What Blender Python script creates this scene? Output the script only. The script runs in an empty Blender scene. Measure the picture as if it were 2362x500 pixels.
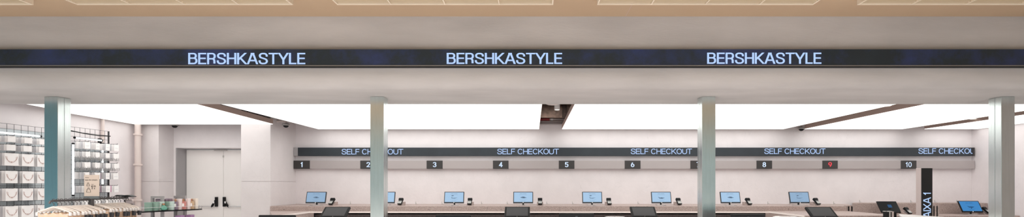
import bpy, bmesh, math, random
from mathutils import Vector, Matrix, Euler
random.seed(7)
SC = bpy.context.scene
COL = SC.collection
PI = math.pi

# ------------------------------------------------------------------ camera
F, CX, CY, EYE = 1080.0, 1230.0, 425.0, 1.5
cam = bpy.data.cameras.new('camera')
cam.sensor_width = 36; cam.sensor_fit = 'HORIZONTAL'
cam.lens = 36 * F / 2362
cam.shift_x = (1181 - CX) / 2362
cam.shift_y = (CY - 250) / 2362
cam.clip_start = .05
co = bpy.data.objects.new('camera', cam); COL.objects.link(co)
co.location = (0, 0, EYE); co.rotation_euler = (PI / 2, 0, 0)
SC.camera = co

# ------------------------------------------------------------------ world, light, exposure
SC.view_settings.view_transform = 'Standard'
SC.view_settings.look = 'None'
SC.view_settings.exposure = 0.0
SC.view_settings.gamma = 1.0
SC.view_settings.use_curve_mapping = False
w = bpy.data.worlds.new('shop_light'); SC.world = w; w.use_nodes = True
w.node_tree.nodes['Background'].inputs[0].default_value = (.36, .43, .42, 1)
w.node_tree.nodes['Background'].inputs[1].default_value = 1.0

PANEL_EMIT = 2.0       # back room light ceiling
HALL_WATTS = 120         # each lamp of the sales hall

def area(name, loc, sx, sy, watts, col=(1, .985, .975)):
    l = bpy.data.lights.new(name, 'AREA'); l.shape = 'RECTANGLE'; l.size = sx; l.size_y = sy
    l.energy = watts; l.color = col; l.spread = math.radians(148)
    o = bpy.data.objects.new(name, l); COL.objects.link(o); o.location = loc
    return o
for yy in (3.2, .2):
    for k in range(5):
        area('hall_lamp', (-7.73 + 3.27 * k, yy, 3.72), 2.6, 1.1, HALL_WATTS)

# ------------------------------------------------------------------ helpers
def X(px, z): return (px - CX) * z / F
def H(py, z): return EYE + (CY - py) * z / F
def P(px, py, z): return Vector((X(px, z), z, H(py, z)))
def lin(c): return tuple(((v / 255) / 12.92 if v <= 10 else ((v / 255 + .055) / 1.055) ** 2.4) for v in c)

MATS = {}
def mat(name, rgb, rough=.6, metal=0, var=0, vscale=8, bump=0, bscale=60, stretch=(1, 1, 1), emit=0, spec=.5, alpha=1, trans=0):
    if name in MATS: return MATS[name]
    m = bpy.data.materials.new(name); m.use_nodes = True
    nt = m.node_tree; b = nt.nodes['Principled BSDF']; L = nt.links
    c = lin(rgb) + (1,)
    b.inputs['Base Color'].default_value = c
    b.inputs['Roughness'].default_value = rough
    b.inputs['Metallic'].default_value = metal
    b.inputs['Specular IOR Level'].default_value = spec
    b.inputs['Transmission Weight'].default_value = trans
    b.inputs['Alpha'].default_value = alpha
    tc = nt.nodes.new('ShaderNodeTexCoord'); mp = nt.nodes.new('ShaderNodeMapping')
    mp.inputs['Scale'].default_value = stretch
    L.new(tc.outputs['Object'], mp.inputs[0])
    if var:
        n = nt.nodes.new('ShaderNodeTexNoise'); n.inputs['Scale'].default_value = vscale; n.inputs['Detail'].default_value = 6
        L.new(mp.outputs[0], n.inputs['Vector'])
        r = nt.nodes.new('ShaderNodeValToRGB')
        r.color_ramp.elements[0].position = .3; r.color_ramp.elements[1].position = .7
        r.color_ramp.elements[0].color = tuple(v * (1 - var) for v in c[:3]) + (1,)
        r.color_ramp.elements[1].color = tuple(min(1, v * (1 + var)) for v in c[:3]) + (1,)
        L.new(n.outputs['Fac'], r.inputs[0]); L.new(r.outputs[0], b.inputs['Base Color'])
    if bump:
        n2 = nt.nodes.new('ShaderNodeTexNoise'); n2.inputs['Scale'].default_value = bscale; n2.inputs['Detail'].default_value = 4
        L.new(mp.outputs[0], n2.inputs['Vector'])
        bp = nt.nodes.new('ShaderNodeBump'); bp.inputs['Strength'].default_value = bump; bp.inputs['Distance'].default_value = .01
        L.new(n2.outputs['Fac'], bp.inputs['Height']); L.new(bp.outputs[0], b.inputs['Normal'])
    if emit:
        b.inputs['Emission Color'].default_value = c; b.inputs['Emission Strength'].default_value = emit
    MATS[name] = m
    return m

def emission(name, rgb, s=1.0):
    if name in MATS: return MATS[name]
    m = bpy.data.materials.new(name); m.use_nodes = True
    nt = m.node_tree; nt.nodes.clear()
    e = nt.nodes.new('ShaderNodeEmission'); o = nt.nodes.new('ShaderNodeOutputMaterial')
    e.inputs[0].default_value = lin(rgb) + (1,); e.inputs[1].default_value = s
    nt.links.new(e.outputs[0], o.inputs[0]); MATS[name] = m
    return m

def granite(name, base, dark, light, scale=95):
    m = mat(name, base, rough=.45); nt = m.node_tree; L = nt.links; b = nt.nodes['Principled BSDF']
    tc = nt.nodes.new('ShaderNodeTexCoord')
    v = nt.nodes.new('ShaderNodeTexVoronoi'); v.inputs['Scale'].default_value = scale
    L.new(tc.outputs['Object'], v.inputs['Vector'])
    sep = nt.nodes.new('ShaderNodeSeparateColor'); L.new(v.outputs['Color'], sep.inputs[0])
    r = nt.nodes.new('ShaderNodeValToRGB'); cr = r.color_ramp; cr.interpolation = 'CONSTANT'
    cr.elements[0].position = 0; cr.elements[0].color = lin(dark) + (1,)
    cr.elements[1].position = .28; cr.elements[1].color = lin(base) + (1,)
    e = cr.elements.new(.72); e.color = lin(light) + (1,)
    L.new(sep.outputs[0], r.inputs[0]); L.new(r.outputs[0], b.inputs['Base Color'])
    return m

def plaster(name, rgb, crack=.75):
    m = mat(name, rgb, rough=.85, bump=.25, bscale=14, var=.03, vscale=3); nt = m.node_tree; L = nt.links; b = nt.nodes['Principled BSDF']
    src = b.inputs['Base Color'].links[0].from_socket
    tc = nt.nodes.new('ShaderNodeTexCoord')
    nz = nt.nodes.new('ShaderNodeTexNoise'); nz.inputs['Scale'].default_value = 2.5; nz.inputs['Detail'].default_value = 5
    L.new(tc.outputs['Object'], nz.inputs['Vector'])
    mx = nt.nodes.new('ShaderNodeMix'); mx.data_type = 'VECTOR'; mx.inputs[0].default_value = .22
    L.new(tc.outputs['Object'], mx.inputs[4]); L.new(nz.outputs['Color'], mx.inputs[5])
    v = nt.nodes.new('ShaderNodeTexVoronoi'); v.feature = 'DISTANCE_TO_EDGE'; v.inputs['Scale'].default_value = 6
    L.new(mx.outputs[1], v.inputs['Vector'])
    lt = nt.nodes.new('ShaderNodeMath'); lt.operation = 'LESS_THAN'; lt.inputs[1].default_value = .007
    L.new(v.outputs['Distance'], lt.inputs[0])
    nm = nt.nodes.new('ShaderNodeTexNoise'); nm.inputs['Scale'].default_value = .9
    L.new(tc.outputs['Object'], nm.inputs['Vector'])
    gt = nt.nodes.new('ShaderNodeMath'); gt.operation = 'GREATER_THAN'; gt.inputs[1].default_value = .53
    L.new(nm.outputs['Fac'], gt.inputs[0])
    mu = nt.nodes.new('ShaderNodeMath'); mu.operation = 'MULTIPLY'
    L.new(lt.outputs[0], mu.inputs[0]); L.new(gt.outputs[0], mu.inputs[1])
    mc = nt.nodes.new('ShaderNodeMix'); mc.data_type = 'RGBA'
    mc.inputs[7].default_value = tuple(v * crack for v in lin(rgb)) + (1,)
    L.new(mu.outputs[0], mc.inputs[0]); L.new(src, mc.inputs[6]); L.new(mc.outputs[2], b.inputs['Base Color'])
    return m

class MB:
    def __init__(s): s.v = []; s.f = []
    def add(s, vs, fs):
        o = len(s.v); s.v += [tuple(p) for p in vs]; s.f += [tuple(i + o for i in f) for f in fs]; return s
    def box(s, x0, x1, y0, y1, z0, z1):
        vs = [(x, y, z) for x in (x0, x1) for y in (y0, y1) for z in (z0, z1)]
        return s.add(vs, [(0, 1, 3, 2), (4, 6, 7, 5), (0, 4, 5, 1), (2, 3, 7, 6), (0, 2, 6, 4), (1, 5, 7, 3)])
    def obox(s, c, size, M):
        hx, hy, hz = [v / 2 for v in size]; c = Vector(c)
        vs = [c + M @ Vector((x, y, z)) for x in (-hx, hx) for y in (-hy, hy) for z in (-hz, hz)]
        return s.add(vs, [(0, 1, 3, 2), (4, 6, 7, 5), (0, 4, 5, 1), (2, 3, 7, 6), (0, 2, 6, 4), (1, 5, 7, 3)])
    def prism(s, poly, z0, z1):
        n = len(poly)
        vs = [(x, y, z0) for x, y in poly] + [(x, y, z1) for x, y in poly]
        return s.add(vs, [tuple(range(n))[::-1], tuple(range(n, 2 * n))] + [(i, (i + 1) % n, n + (i + 1) % n, n + i) for i in range(n)])
    def extr(s, poly, vec):
        n = len(poly); vec = Vector(vec)
        vs = [Vector(p) for p in poly] + [Vector(p) + vec for p in poly]
        return s.add(vs, [tuple(range(n))[::-1], tuple(range(n, 2 * n))] + [(i, (i + 1) % n, n + (i + 1) % n, n + i) for i in range(n)])
    def tube(s, pts, r, n=8):
        pts = [Vector(p) for p in pts]; rs = r if isinstance(r, (list, tuple)) else [r] * len(pts)
        vs = []; up = None
        for i, p in enumerate(pts):
            d = (pts[min(i + 1, len(pts) - 1)] - pts[max(i - 1, 0)]).normalized()
            if up is None: up = d.orthogonal().normalized()
            a = (up - d * up.dot(d)).normalized(); up = a; b = d.cross(a)
            for k in range(n):
                t = 2 * PI * k / n; vs.append(p + (a * math.cos(t) + b * math.sin(t)) * rs[i])
        fs = []
        for i in range(len(pts) - 1):
            for k in range(n):
                fs.append((i * n + k, i * n + (k + 1) % n, (i + 1) * n + (k + 1) % n, (i + 1) * n + k))
        fs += [tuple(range(n))[::-1], tuple(range((len(pts) - 1) * n, len(pts) * n))]
        return s.add(vs, fs)
    def lathe(s, prof, c=(0, 0, 0), n=24):
        vs = []; fs = []
        for r, z in prof:
            for k in range(n):
                t = 2 * PI * k / n; vs.append((c[0] + r * math.cos(t), c[1] + r * math.sin(t), c[2] + z))
        for i in range(len(prof) - 1):
            for k in range(n):
                fs.append((i * n + k, i * n + (k + 1) % n, (i + 1) * n + (k + 1) % n, (i + 1) * n + k))
        fs += [tuple(range(n))[::-1], tuple(range((len(prof) - 1) * n, len(prof) * n))]
        return s.add(vs, fs)
    def quad(s, a, b, c, d): return s.add([a, b, c, d], [(0, 1, 2, 3)])
    def build(s, name, m, parent=None, smooth=False, bevel=0, seg=1):
        me = bpy.data.meshes.new(name); me.from_pydata(s.v, [], s.f)
        bm = bmesh.new(); bm.from_mesh(me)
        bmesh.ops.recalc_face_normals(bm, faces=bm.faces)
        if bevel:
            es = [e for e in bm.edges if len(e.link_faces) == 2 and e.calc_face_angle(0) > .6]
            bmesh.ops.bevel(bm, geom=es, offset=bevel, segments=seg, affect='EDGES', profile=.5, clamp_overlap=True)
        bm.to_mesh(me); bm.free()
        if smooth:
            for p in me.polygons: p.use_smooth = True
            try: me.set_sharp_from_angle(angle=.7)
            except Exception: pass
        me.materials.append(m)
        o = bpy.data.objects.new(name, me); COL.objects.link(o)
        if parent: o.parent = parent
        return o

def thing(name, loc, label, cat, group=None, rz=0):
    o = bpy.data.objects.new(name, None); COL.objects.link(o); o.empty_display_size = .1
    o.location = loc; o.rotation_euler = (0, 0, rz)
    return tag(o, label, cat, group)
def tag(o, label, cat, group=None):
    o['label'] = label; o['category'] = cat
    if group: o['group'] = group
    return o
def struct(o): o['kind'] = 'structure'; return o
def copy_tree(o, parent=None):
    c = o.copy(); COL.objects.link(c)
    if parent: c.parent = parent
    for ch in list(o.children): copy_tree(ch, c)
    return c
def rot(deg, ax): return Matrix.Rotation(math.radians(deg), 3, ax)

# ------------------------------------------------------------------ lettering (own stroke letters)
def spl(pts, n=6):
    out = []
    for i in range(len(pts) - 1):
        p0 = pts[max(i - 1, 0)]; p1 = pts[i]; p2 = pts[i + 1]; p3 = pts[min(i + 2, len(pts) - 1)]
        for k in range(n):
            t = k / n
            out.append(tuple(.5 * (2 * p1[j] + (p2[j] - p0[j]) * t + (2 * p0[j] - 5 * p1[j] + 4 * p2[j] - p3[j]) * t * t
                             + (3 * p1[j] - p0[j] - 3 * p2[j] + p3[j]) * t ** 3) for j in (0, 1)))
    out.append(pts[-1]); return out
def arc(cx, cy, rx, ry, a0, a1, n=14, e=2.35):
    out = []
    for k in range(n + 1):
        t = math.radians(a0 + (a1 - a0) * k / n); c, s_ = math.cos(t), math.sin(t)
        out.append((cx + rx * math.copysign(abs(c) ** (2 / e), c), cy + ry * math.copysign(abs(s_) ** (2 / e), s_)))
    return out
S_ = spl([(.98, .70), (.93, .88), (.74, .985), (.5, 1), (.26, .985), (.07, .88), (.05, .74), (.16, .61), (.5, .52), (.84, .42), (.98, .28), (.95, .13), (.76, .02), (.5, 0), (.24, .015), (.05, .13), (0, .32)])
GL = {
 'B': (.88, [[(0, 0), (0, 1)], [(0, 1), (.55, 1)] + arc(.55, .77, .37, .23, 88, -90) + [(0, .54)], [(0, .54), (.55, .54)] + arc(.58, .27, .42, .27, 88, -90) + [(0, 0)]]),
 'E': (.78, [[(0, 0), (0, 1)], [(0, 1), (.97, 1)], [(0, .52), (.9, .52)], [(0, 0), (.98, 0)]]),
 'F': (.74, [[(0, 0), (0, 1)], [(0, 1), (.98, 1)], [(0, .5), (.88, .5)]]),
 'R': (.84, [[(0, 0), (0, 1)], [(0, 1), (.55, 1)] + arc(.55, .74, .42, .26, 88, -90) + [(0, .48)], [(.5, .48), (.72, .47), (.86, .40), (.92, .28), (.93, 0)]]),
 'S': (.9, [S_]),
 'H': (.9, [[(0, 0), (0, 1)], [(1, 0), (1, 1)], [(0, .52), (1, .52)]]),
 'K': (.9, [[(0, 0), (0, 1)], [(0, .36), (.92, 1)], [(.30, .56), (1, 0)]]),
 'A': (1.0, [[(-.02, 0), (.43, 1)], [(1.02, 0), (.57, 1)], [(.2, .30), (.8, .30)], [(.4, 1), (.6, 1)]]),
 'T': (.86, [[(-.02, 1), (1.02, 1)], [(.5, 0), (.5, 1)]]),
 'Y': (.92, [[(-.02, 1), (.5, .38)], [(1.02, 1), (.5, .38)], [(.5, 0), (.5, .42)]]),
 'L': (.72, [[(0, 0), (0, 1)], [(0, 0), (.98, 0)]]),
 'C': (.95, [arc(.5, .5, .5, .5, 35, 325, 36, 2.2)]),
 'O': (1.0, [arc(.5, .5, .5, .5, 0, 360, 40, 2.2)]),
 'U': (.9, [[(0, 1), (0, .4)] + arc(.5, .36, .5, .36, 180, 360, 20)[1:] + [(1, 1)]]),
 'I': (.18, [[(.5, 0), (.5, 1)]]),
 'X': (.92, [[(0, 0), (1, 1)], [(0, 1), (1, 0)]]),
 '1': (.45, [[(.7, 0), (.7, 1)], [(-.1, .70), (.72, 1)]]),
 '2': (.62, [spl([(0, .7), (.05, .88), (.25, .99), (.5, 1), (.8, .97), (.97, .8), (.93, .62), (.7, .4), (.3, .15), (.02, 0)]), [(0, 0), (1, 0)]]),
 '3': (.62, [spl([(.02, .78), (.12, .94), (.5, 1), (.85, .94), (.93, .76), (.8, .58), (.4, .53)]), spl([(.4, .53), (.85, .47), (1, .27), (.88, .07), (.5, 0), (.12, .06), (0, .24)])]),
 '4': (.66, [[(.75, 0), (.75, 1)], [(0, .26), (.75, 1)], [(0, .26), (1.05, .26)]]),
 '5': (.62, [[(.12, 1), (.92, 1)], [(.12, 1), (.05, .5)], spl([(.05, .5), (.25, .6), (.5, .63), (.85, .55), (1, .32), (.88, .08), (.5, 0), (.14, .06), (0, .2)])]),
 '6': (.64, [arc(.5, .31, .5, .31, 0, 360, 30, 2.1), spl([(.02, .36), (.15, .62), (.42, .9), (.52, 1)])]),
 '7': (.62, [[(0, 1), (1, 1)], [(1, 1), (.3, 0)]]),
 '8': (.64, [arc(.5, .27, .5, .27, 0, 360, 28, 2.1), arc(.5, .77, .42, .23, 0, 360, 28, 2.1)]),
 '9': (.64, [arc(.5, .69, .5, .31, 0, 360, 30, 2.1), spl([(.98, .64), (.85, .38), (.58, .1), (.48, 0)])]),
 '0': (.68, [arc(.5, .5, .5, .5, 0, 360, 36, 2.2)]),
}
def clip(poly, y, keep_below):
    out = []
    for i in range(len(poly)):
        a, b = poly[i], poly[(i + 1) % len(poly)]
        ia = (a[1] <= y) == keep_below or a[1] == y; ib = (b[1] <= y) == keep_below or b[1] == y
        if ia: out.append(a)
        if ia != ib:
            t = (y - a[1]) / (b[1] - a[1]); out.append((a[0] + t * (b[0] - a[0]), y))
    return out
def letters(text, cap, width, stem, bar, gap=.05, space=.45, maxw=None):
    """polygons in 2-D (x right from 0, y up from 0), fitted to the given width"""
    polys = []; x = 0
    a, b = stem, bar
    for ch in text:
        if ch == ' ': x += space; continue
        gw, strokes = GL[ch]
        for st in strokes:
            pts = [(a / 2 + u * (gw - a), b / 2 + v * (1 - b)) for u, v in st]
            k = b / a
            q = [Vector((p[0] * k, p[1])) for p in pts]
            closed = (q[0] - q[-1]).length < 1e-5 and len(q) > 3
            diag = len(q) == 2 and abs(q[0].x - q[1].x) > 1e-4 and abs(q[0].y - q[1].y) > 1e-4
            if len(q) == 2:
                d = (q[1] - q[0]).normalized(); ext = b * (1.6 if diag else .5)
                e0 = e1 = ext
                if diag:
                    if 1e-3 < st[0][1] < .999: e0 = 0
                    if 1e-3 < st[1][1] < .999: e1 = 0
                q = [q[0] - d * e0, q[1] + d * e1]
            L_, R_ = [], []
            n = len(q)
            for i in range(n):
                if closed: pr, nx = q[(i - 1) % (n - 1)], q[(i + 1) % (n - 1)]
                else: pr, nx = q[max(i - 1, 0)], q[min(i + 1, n - 1)]
                d1 = (q[i] - pr); d2 = (nx - q[i])
                if d1.length < 1e-7: d1 = d2
                if d2.length < 1e-7: d2 = d1
                d1.normalize(); d2.normalize(); d = (d1 + d2).normalized()
                nn = Vector((-d.y, d.x)); m = 1 / max(.5, nn.dot(Vector((-d1.y, d1.x))))
                L_.append(q[i] + nn * b / 2 * m); R_.append(q[i] - nn * b / 2 * m)
            for i in range(n - 1):
                poly = [L_[i], L_[i + 1], R_[i + 1], R_[i]]
                poly = [(p.x / k + x, p.y) for p in poly]
                poly = clip(clip(poly, 1, True), 0, False) if diag else poly
                if len(poly) >= 3: polys.append(poly)
        x += gw + gap
    tot = x - gap
    sx = width / tot
    out = [[(px_ * sx, py_ * cap) for px_, py_ in p] for p in polys]
    if maxw:
        r = []
        for p in out:
            pp = clip([(b_, a_) for a_, b_ in p], maxw, True)
            if len(pp) >= 3: r.append([(b_, a_) for a_, b_ in pp])
        out = r
    return out
def lettering(name, polys, fn, m, parent):
    mb = MB()
    for p in polys: mb.add([fn(u, v) for u, v in p], [tuple(range(len(p)))])
    return mb.build(name, m, parent)
def small_text(s, size, m, name, parent, loc, bold=0, align='LEFT', width=None):
    c = bpy.data.curves.new('tmp', 'FONT'); c.body = s; c.size = size; c.offset = bold; c.align_x = align
    o = bpy.data.objects.new('tmp', c); COL.objects.link(o)
    dg = bpy.context.evaluated_depsgraph_get(); me = bpy.data.meshes.new_from_object(o.evaluated_get(dg))
    bpy.data.objects.remove(o)
    sx = 1
    if width:
        xs = [v.co.x for v in me.vertices]; sx = width / (max(xs) - min(xs))
    for v in me.vertices: v.co = Vector((v.co.x * sx, 0, v.co.y)) + Vector(loc)
    me.name = name; me.materials.clear(); me.materials.append(m)
    o = bpy.data.objects.new(name, me); COL.objects.link(o); o.parent = parent
    return o

# ------------------------------------------------------------------ materials
M_wall = plaster('pink_white_plaster', (240, 233, 235), .93)
M_pil = plaster('pilaster_plaster', (226, 219, 220), .94)
M_raw = mat('raw_brick_wall', (196, 172, 158), .9, var=.4, vscale=7, bump=.6, bscale=20)
M_conc = mat('brushed_concrete', (190, 186, 184), .8, var=.1, vscale=2.2, bump=.15, bscale=30, stretch=(.35, 1, 1.6))
M_beige = mat('beige_ceiling_paint', (186, 160, 132), .8, var=.02, vscale=2)
M_slab = mat('dark_ceiling_slab', (150, 138, 132), .9, var=.2, vscale=4)
M_floor = mat('pale_floor', (214, 212, 212), .5, var=.05, vscale=2)
M_teal = mat('teal_reflection_wall', (118, 178, 200), .7)
M_steel = mat('brushed_steel', (216, 224, 223), .22, 1, var=.05, vscale=5, stretch=(12, 12, .6))
M_diff = emission('light_diffuser', (255, 254, 249), PANEL_EMIT)
M_brown = mat('taupe_fascia', (192, 168, 158), .7)
M_screen = mat('dark_led_matrix', (44, 51, 58), .6, var=.12, vscale=3)
M_lip = mat('aluminium_lip', (150, 148, 145), .45, .6)
M_led = emission('led_letters', (186, 214, 255), 1.0)
M_led2 = emission('led_letters_small', (186, 212, 255), 1.0)
M_white_led = emission('led_digit_white', (214, 232, 255), 1.0)
M_red_led = emission('led_digit_red', (238, 84, 92), 1.0)
M_plate = mat('number_plate_black', (56, 53, 53), .5)
M_rail = mat('taupe_rail_metal', (178, 169, 169), .5, .1)
M_gran = granite('pink_speckled_granite', (178, 158, 152), (142, 122, 117), (208, 191, 185), 230)
M_rim = mat('white_worktop_rim', (244, 232, 227), .4)
M_dark = granite('dark_counter_panel', (74, 64, 63), (58, 50, 50), (92, 80, 78))
M_black = mat('black_plastic', (15, 16, 18), .5, spec=.3)
M_blackg = mat('black_gloss', (12, 14, 17), .3, spec=.25)
M_bezel = mat('charcoal_bezel', (44, 50, 58), .4)
M_display = emission('monitor_screen', (172, 203, 232), 1.0)
M_displayd = emission('monitor_screen_dim', (150, 178, 206), 1.0)
M_displayb = emission('monitor_screen_blue', (70, 136, 196), 1.0)
M_ink = emission('screen_ink', (112, 136, 160), 1.0)
M_ink2 = emission('screen_ink_dark', (84, 100, 122), 1.0)
M_inkb = emission('screen_ink_blue', (44, 84, 128), 1.0)
M_silver = mat('silver_plastic', (196, 192, 190), .35, .3)
M_logo = mat('white_badge', (250, 250, 250), .3)
M_keys = mat('white_keys', (226, 226, 224), .5)
M_greyscreen = mat('switched_off_screen', (62, 63, 66), .3)
M_chrome = mat('chrome', (222, 222, 222), .25, .6)
M_grey = mat('grey_frame_paint', (170, 167, 169), .5, .2)
M_door = mat('door_paint', (251, 246, 244), .5, var=.015, vscale=2)
M_pipe = mat('pipe_paint', (226, 211, 206), .5)
M_wire = mat('dark_wire', (64, 62, 64), .5, .3)
M_back = mat('pale_backing_board', (206, 213, 217), .6)
M_tube = emission('led_tube', (255, 255, 255), 1.6)
M_card = mat('white_card', (252, 249, 249), .6)
M_cardg = mat('grey_card', (224, 223, 227), .6)
M_pink = mat('pink_card', (226, 150, 190), .6)
M_lilac = mat('lilac_card', (190, 168, 182), .6)
M_jew = mat('silver_jewellery', (196, 194, 194), .3, .8)
M_gold = mat('gold_jewellery', (180, 130, 115), .35, .5)
M_hang = mat('cream_hanger', (216, 206, 197), .45)
M_clipc = mat('clear_clip', (206, 202, 199), .25, spec=.8)
M_clipb = mat('black_clip', (44, 45, 49), .5)
M_fab = mat('beige_fabric', (200, 172, 148), .9, var=.05, vscale=20)
M_rack = mat('gunmetal_rack', (82, 79, 79), .45, .4)
M_signcard = mat('beige_sign_card', (184, 170, 158), .7)
M_signbase = mat('slate_sign_base', (92, 98, 100), .6)
M_print = mat('print_black', (40, 36, 34), .8)
M_bin = mat('white_lacquer', (240, 236, 234), .35)
M_cream = mat('cream_fixture', (226, 211, 190), .6)
M_louv = mat('beige_louvre', (190, 172, 146), .6)
M_cell = emission('fixture_diffuser', (238, 226, 204), .85)
M_brz = mat('taupe_steel', (206, 192, 190), .5, .1)
M_redp = mat('red_pipe_paint', (150, 50, 58), .5)

# LED matrix: faint blue patches of picture running through the dark screen
def screen_patches(m, blue, amt):
    nt = m.node_tree; L = nt.links; b = nt.nodes['Principled BSDF']; src = b.inputs['Base Color'].links[0].from_socket
    tc = nt.nodes.new('ShaderNodeTexCoord')
    n = nt.nodes.new('ShaderNodeTexNoise'); n.inputs['Scale'].default_value = .55; n.inputs['Detail'].default_value = 12; n.inputs['Roughness'].default_value = .72
    L.new(tc.outputs['Object'], n.inputs['Vector'])
    r = nt.nodes.new('ShaderNodeValToRGB'); r.color_ramp.elements[0].position = .46; r.color_ramp.elements[1].position = .62
    r.color_ramp.elements[1].color = (amt, amt, amt, 1)
    L.new(n.outputs['Fac'], r.inputs[0])
    mx = nt.nodes.new('ShaderNodeMix'); mx.data_type = 'RGBA'; mx.inputs[7].default_value = lin(blue) + (1,)
    L.new(r.outputs[0], mx.inputs[0]); L.new(src, mx.inputs[6]); L.new(mx.outputs[2], b.inputs['Base Color'])
M_bigscreen = mat('dark_led_matrix_blue', (31, 42, 50), .6, var=.1, vscale=4)
screen_patches(M_bigscreen, (44, 58, 104), 1)

# ------------------------------------------------------------------ the room
struct(MB().box(-14, 14, -6, 12.5, -.1, 0).build('floor', M_floor))
ZB, ZD = 12.2, 11.67                    # back wall, wall of the door
WALLTOP = 3.1
XC = X(682, ZB)                         # corner of block and back wall
zj = H(417.5, ZB)
struct(MB().box(XC - .1, 11.62, ZB, ZB + .2, 0, zj - .001).box(XC - .1, 11.62, ZB, ZB + .2, zj + .001, WALLTOP).box(XC - .1, 11.62, ZB + .003, ZB + .2, zj - .001, zj + .001).build('wall_back', M_wall))
struct(MB().box(-10, 11.62, ZB, ZB + .2, WALLTOP + .002, 4.1).build('wall_back', M_raw))
struct(MB().box(11.42, 11.62, 7.95, ZB, 0, 3.9).build('wall_right', M_wall))
struct(MB().prism([(-9.3, 6.2), (-9.3, 8.4), (-9.5, 11.2), (-9.5, 12.2), (-9.75, 12.2), (-9.75, 11.2), (-9.55, 8.4), (-9.55, 6.2)], 0, 3.9).build('wall_left', M_wall))
# pilaster, block beside the door, wall over the door
zg = H(418, 11.2)
def jointed(name, x0, x1, y0, y1, m):
    mb = MB().box(x0, x1, y0, y1, 0, zg - .004).box(x0, x1, y0, y1, zg + .004, 3.9).box(x0 + .012, x1 - .012, y0 + .012, y1, zg - .004, zg + .004)
    return struct(mb.build(name, m))
XP = X(366, 11.2)
jointed('pilaster', -9.5, XP, 11.2, 12.2, M_pil)
XB0 = X(556, 11.03)
jointed('pilaster', XB0, XC, 11.03, 12.2, M_pil)
XD = X(405, ZD)
ZDT = H(340.7, ZD)
struct(MB().box(XP, XD, ZD, 12.2, 0, 3.9).box(XD, XB0, ZD, 12.2, ZDT, 3.9).build('wall_door', M_wall))
d = struct(bpy.data.objects.new('door_1', None)); COL.objects.link(d); d.location = (XD, 11.98, 0)
YL = 11.98
xl0, xl1 = X(430, YL) - XD, X(515, YL) - XD
wl = xl1 - xl0
for i in (0, 1):
    a = xl0 + i * (wl + .006)
    lf = MB().box(a, a + wl, 0, .05, .01, ZDT - .03).build('door_leaf', M_door, d, bevel=.003)
    s = 1 if i == 0 else -1
    mx = a + wl - .155 if i == 0 else a + .04
    hb = 1.5 - .555
    # black push-bar housing and elbow
    hs = MB().box(mx - .026, mx + .026, -.06, 0, hb - .01, hb + .235)
    hs.extr([(mx - s * .026, -.03, hb + .16), (mx - s * .026, -.03, hb + .11), (mx - s * .075, -.03, hb - .005), (mx - s * .12, -.03, hb - .03), (mx - s * .115, -.03, hb + .02), (mx - s * .07, -.03, hb + .09)], (0, -.035, 0))
    o = hs.build('push_bar_housing', M_black, lf, bevel=.004)
    MB().box(mx - s * .045 - .016, mx - s * .045 + .016, -.071, -.066, hb + .075, hb + .125).build('push_bar_label', M_card, lf)
    far = a + .08 if i == 0 else a + wl - .08
    MB().tube([(mx - s * .11, -.045, hb - .005), (far, -.045, hb - .005)], .014, 10).build('push_bar', M_chrome, lf, smooth=True)
MB().box(0, .03, -.30, .02, 0, ZDT).box(.03, xl0 - .004, -.02, .02, 0, ZDT).build('door_frame', M_grey, d)
MB().box(xl0 - .004, xl0 + 2 * wl + .05, -.02, .02, ZDT - .025, ZDT - .001).build('door_head', M_grey, d)
MB().box(xl0 + wl - .2, xl0 + wl + .12, -.06, -.021, ZDT - .055, ZDT - .026).build('door_closer', M_silver, d)
MB().box(xl0 + wl - .012, xl0 + wl + .02, -.012, -.001, ZDT - .22, ZDT - .17).build('door_bolt', M_silver, d)
struct(MB().box(X(1453, 6.2) - .003, X(1453, 6.2) + .003, 5.9, 6.499, EYE + 2.329 - .002, EYE + 2.329 + .002).build('trim_1', M_brown))
# slab above the light panels
struct(MB().box(-9.7, 11.6, 7.9, 12.4, 3.95, 4.1).build('ceiling', M_slab))

# ---- bulkhead beam with rounded lower front edge
ZF, ZK = 6.5, 7.9
HB = H(240, ZK) + .0
HB = EYE + 1.353
ztop = EYE + 2.329
prof = [(ZF, ztop + .3), (ZF, HB + .2)]
for k in range(1, 9):
    t = PI / 2 * k / 8
    prof.append((ZF + .2 - .2 * math.cos(t), HB + .2 - .2 * math.sin(t)))
prof += [(ZK, HB), (ZK, ztop + .3)]
struct(MB().extr([(-13.5, y, z) for y, z in prof], (27, 0, 0)).build('beam', M_conc, smooth=True))
struct(MB().box(-14, 14, -6, ZF - .001, ztop, ztop + .15).build('ceiling', M_beige))
struct(MB().box(-13.2, -13, -6, ZF, 0, ztop).build('wall_left', M_teal))  # unseen hall wall, added in teal to tint the leftmost column's reflection
struct(MB().box(13, 13.2, -6, ZF, 0, ztop).build('wall_right', M_wall))

# ---- four steel columns
CW = .2067
CY0 = 7.2
for cxl, lab in ((X(102, CY0), 'leftmost square brushed steel column, bluish, beside the accessory display'),
                 (X(854, CY0), 'square steel column standing before the number 2 plate'),
                 (X(1619.5, CY0), 'square steel column standing before the number 7 plate'),
                 (7.2, 'rightmost square steel column, pale, by the right edge of the counter room')):
    t = thing('steel_column', (cxl, CY0, 0), lab, 'column', 'steel columns under the concrete beam')
    MB().box(0, CW, 0, CW * .49, 0, HB - .002).build('front_channel', M_steel, t, bevel=.004, seg=2)
    MB().box(0, CW, CW * .51, CW, 0, HB - .002).build('rear_channel', M_steel, t, bevel=.004, seg=2)
    MB().box(.008, CW - .008, CW * .49, CW * .51, 0, HB - .004).build('joint', M_grey, t)

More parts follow.
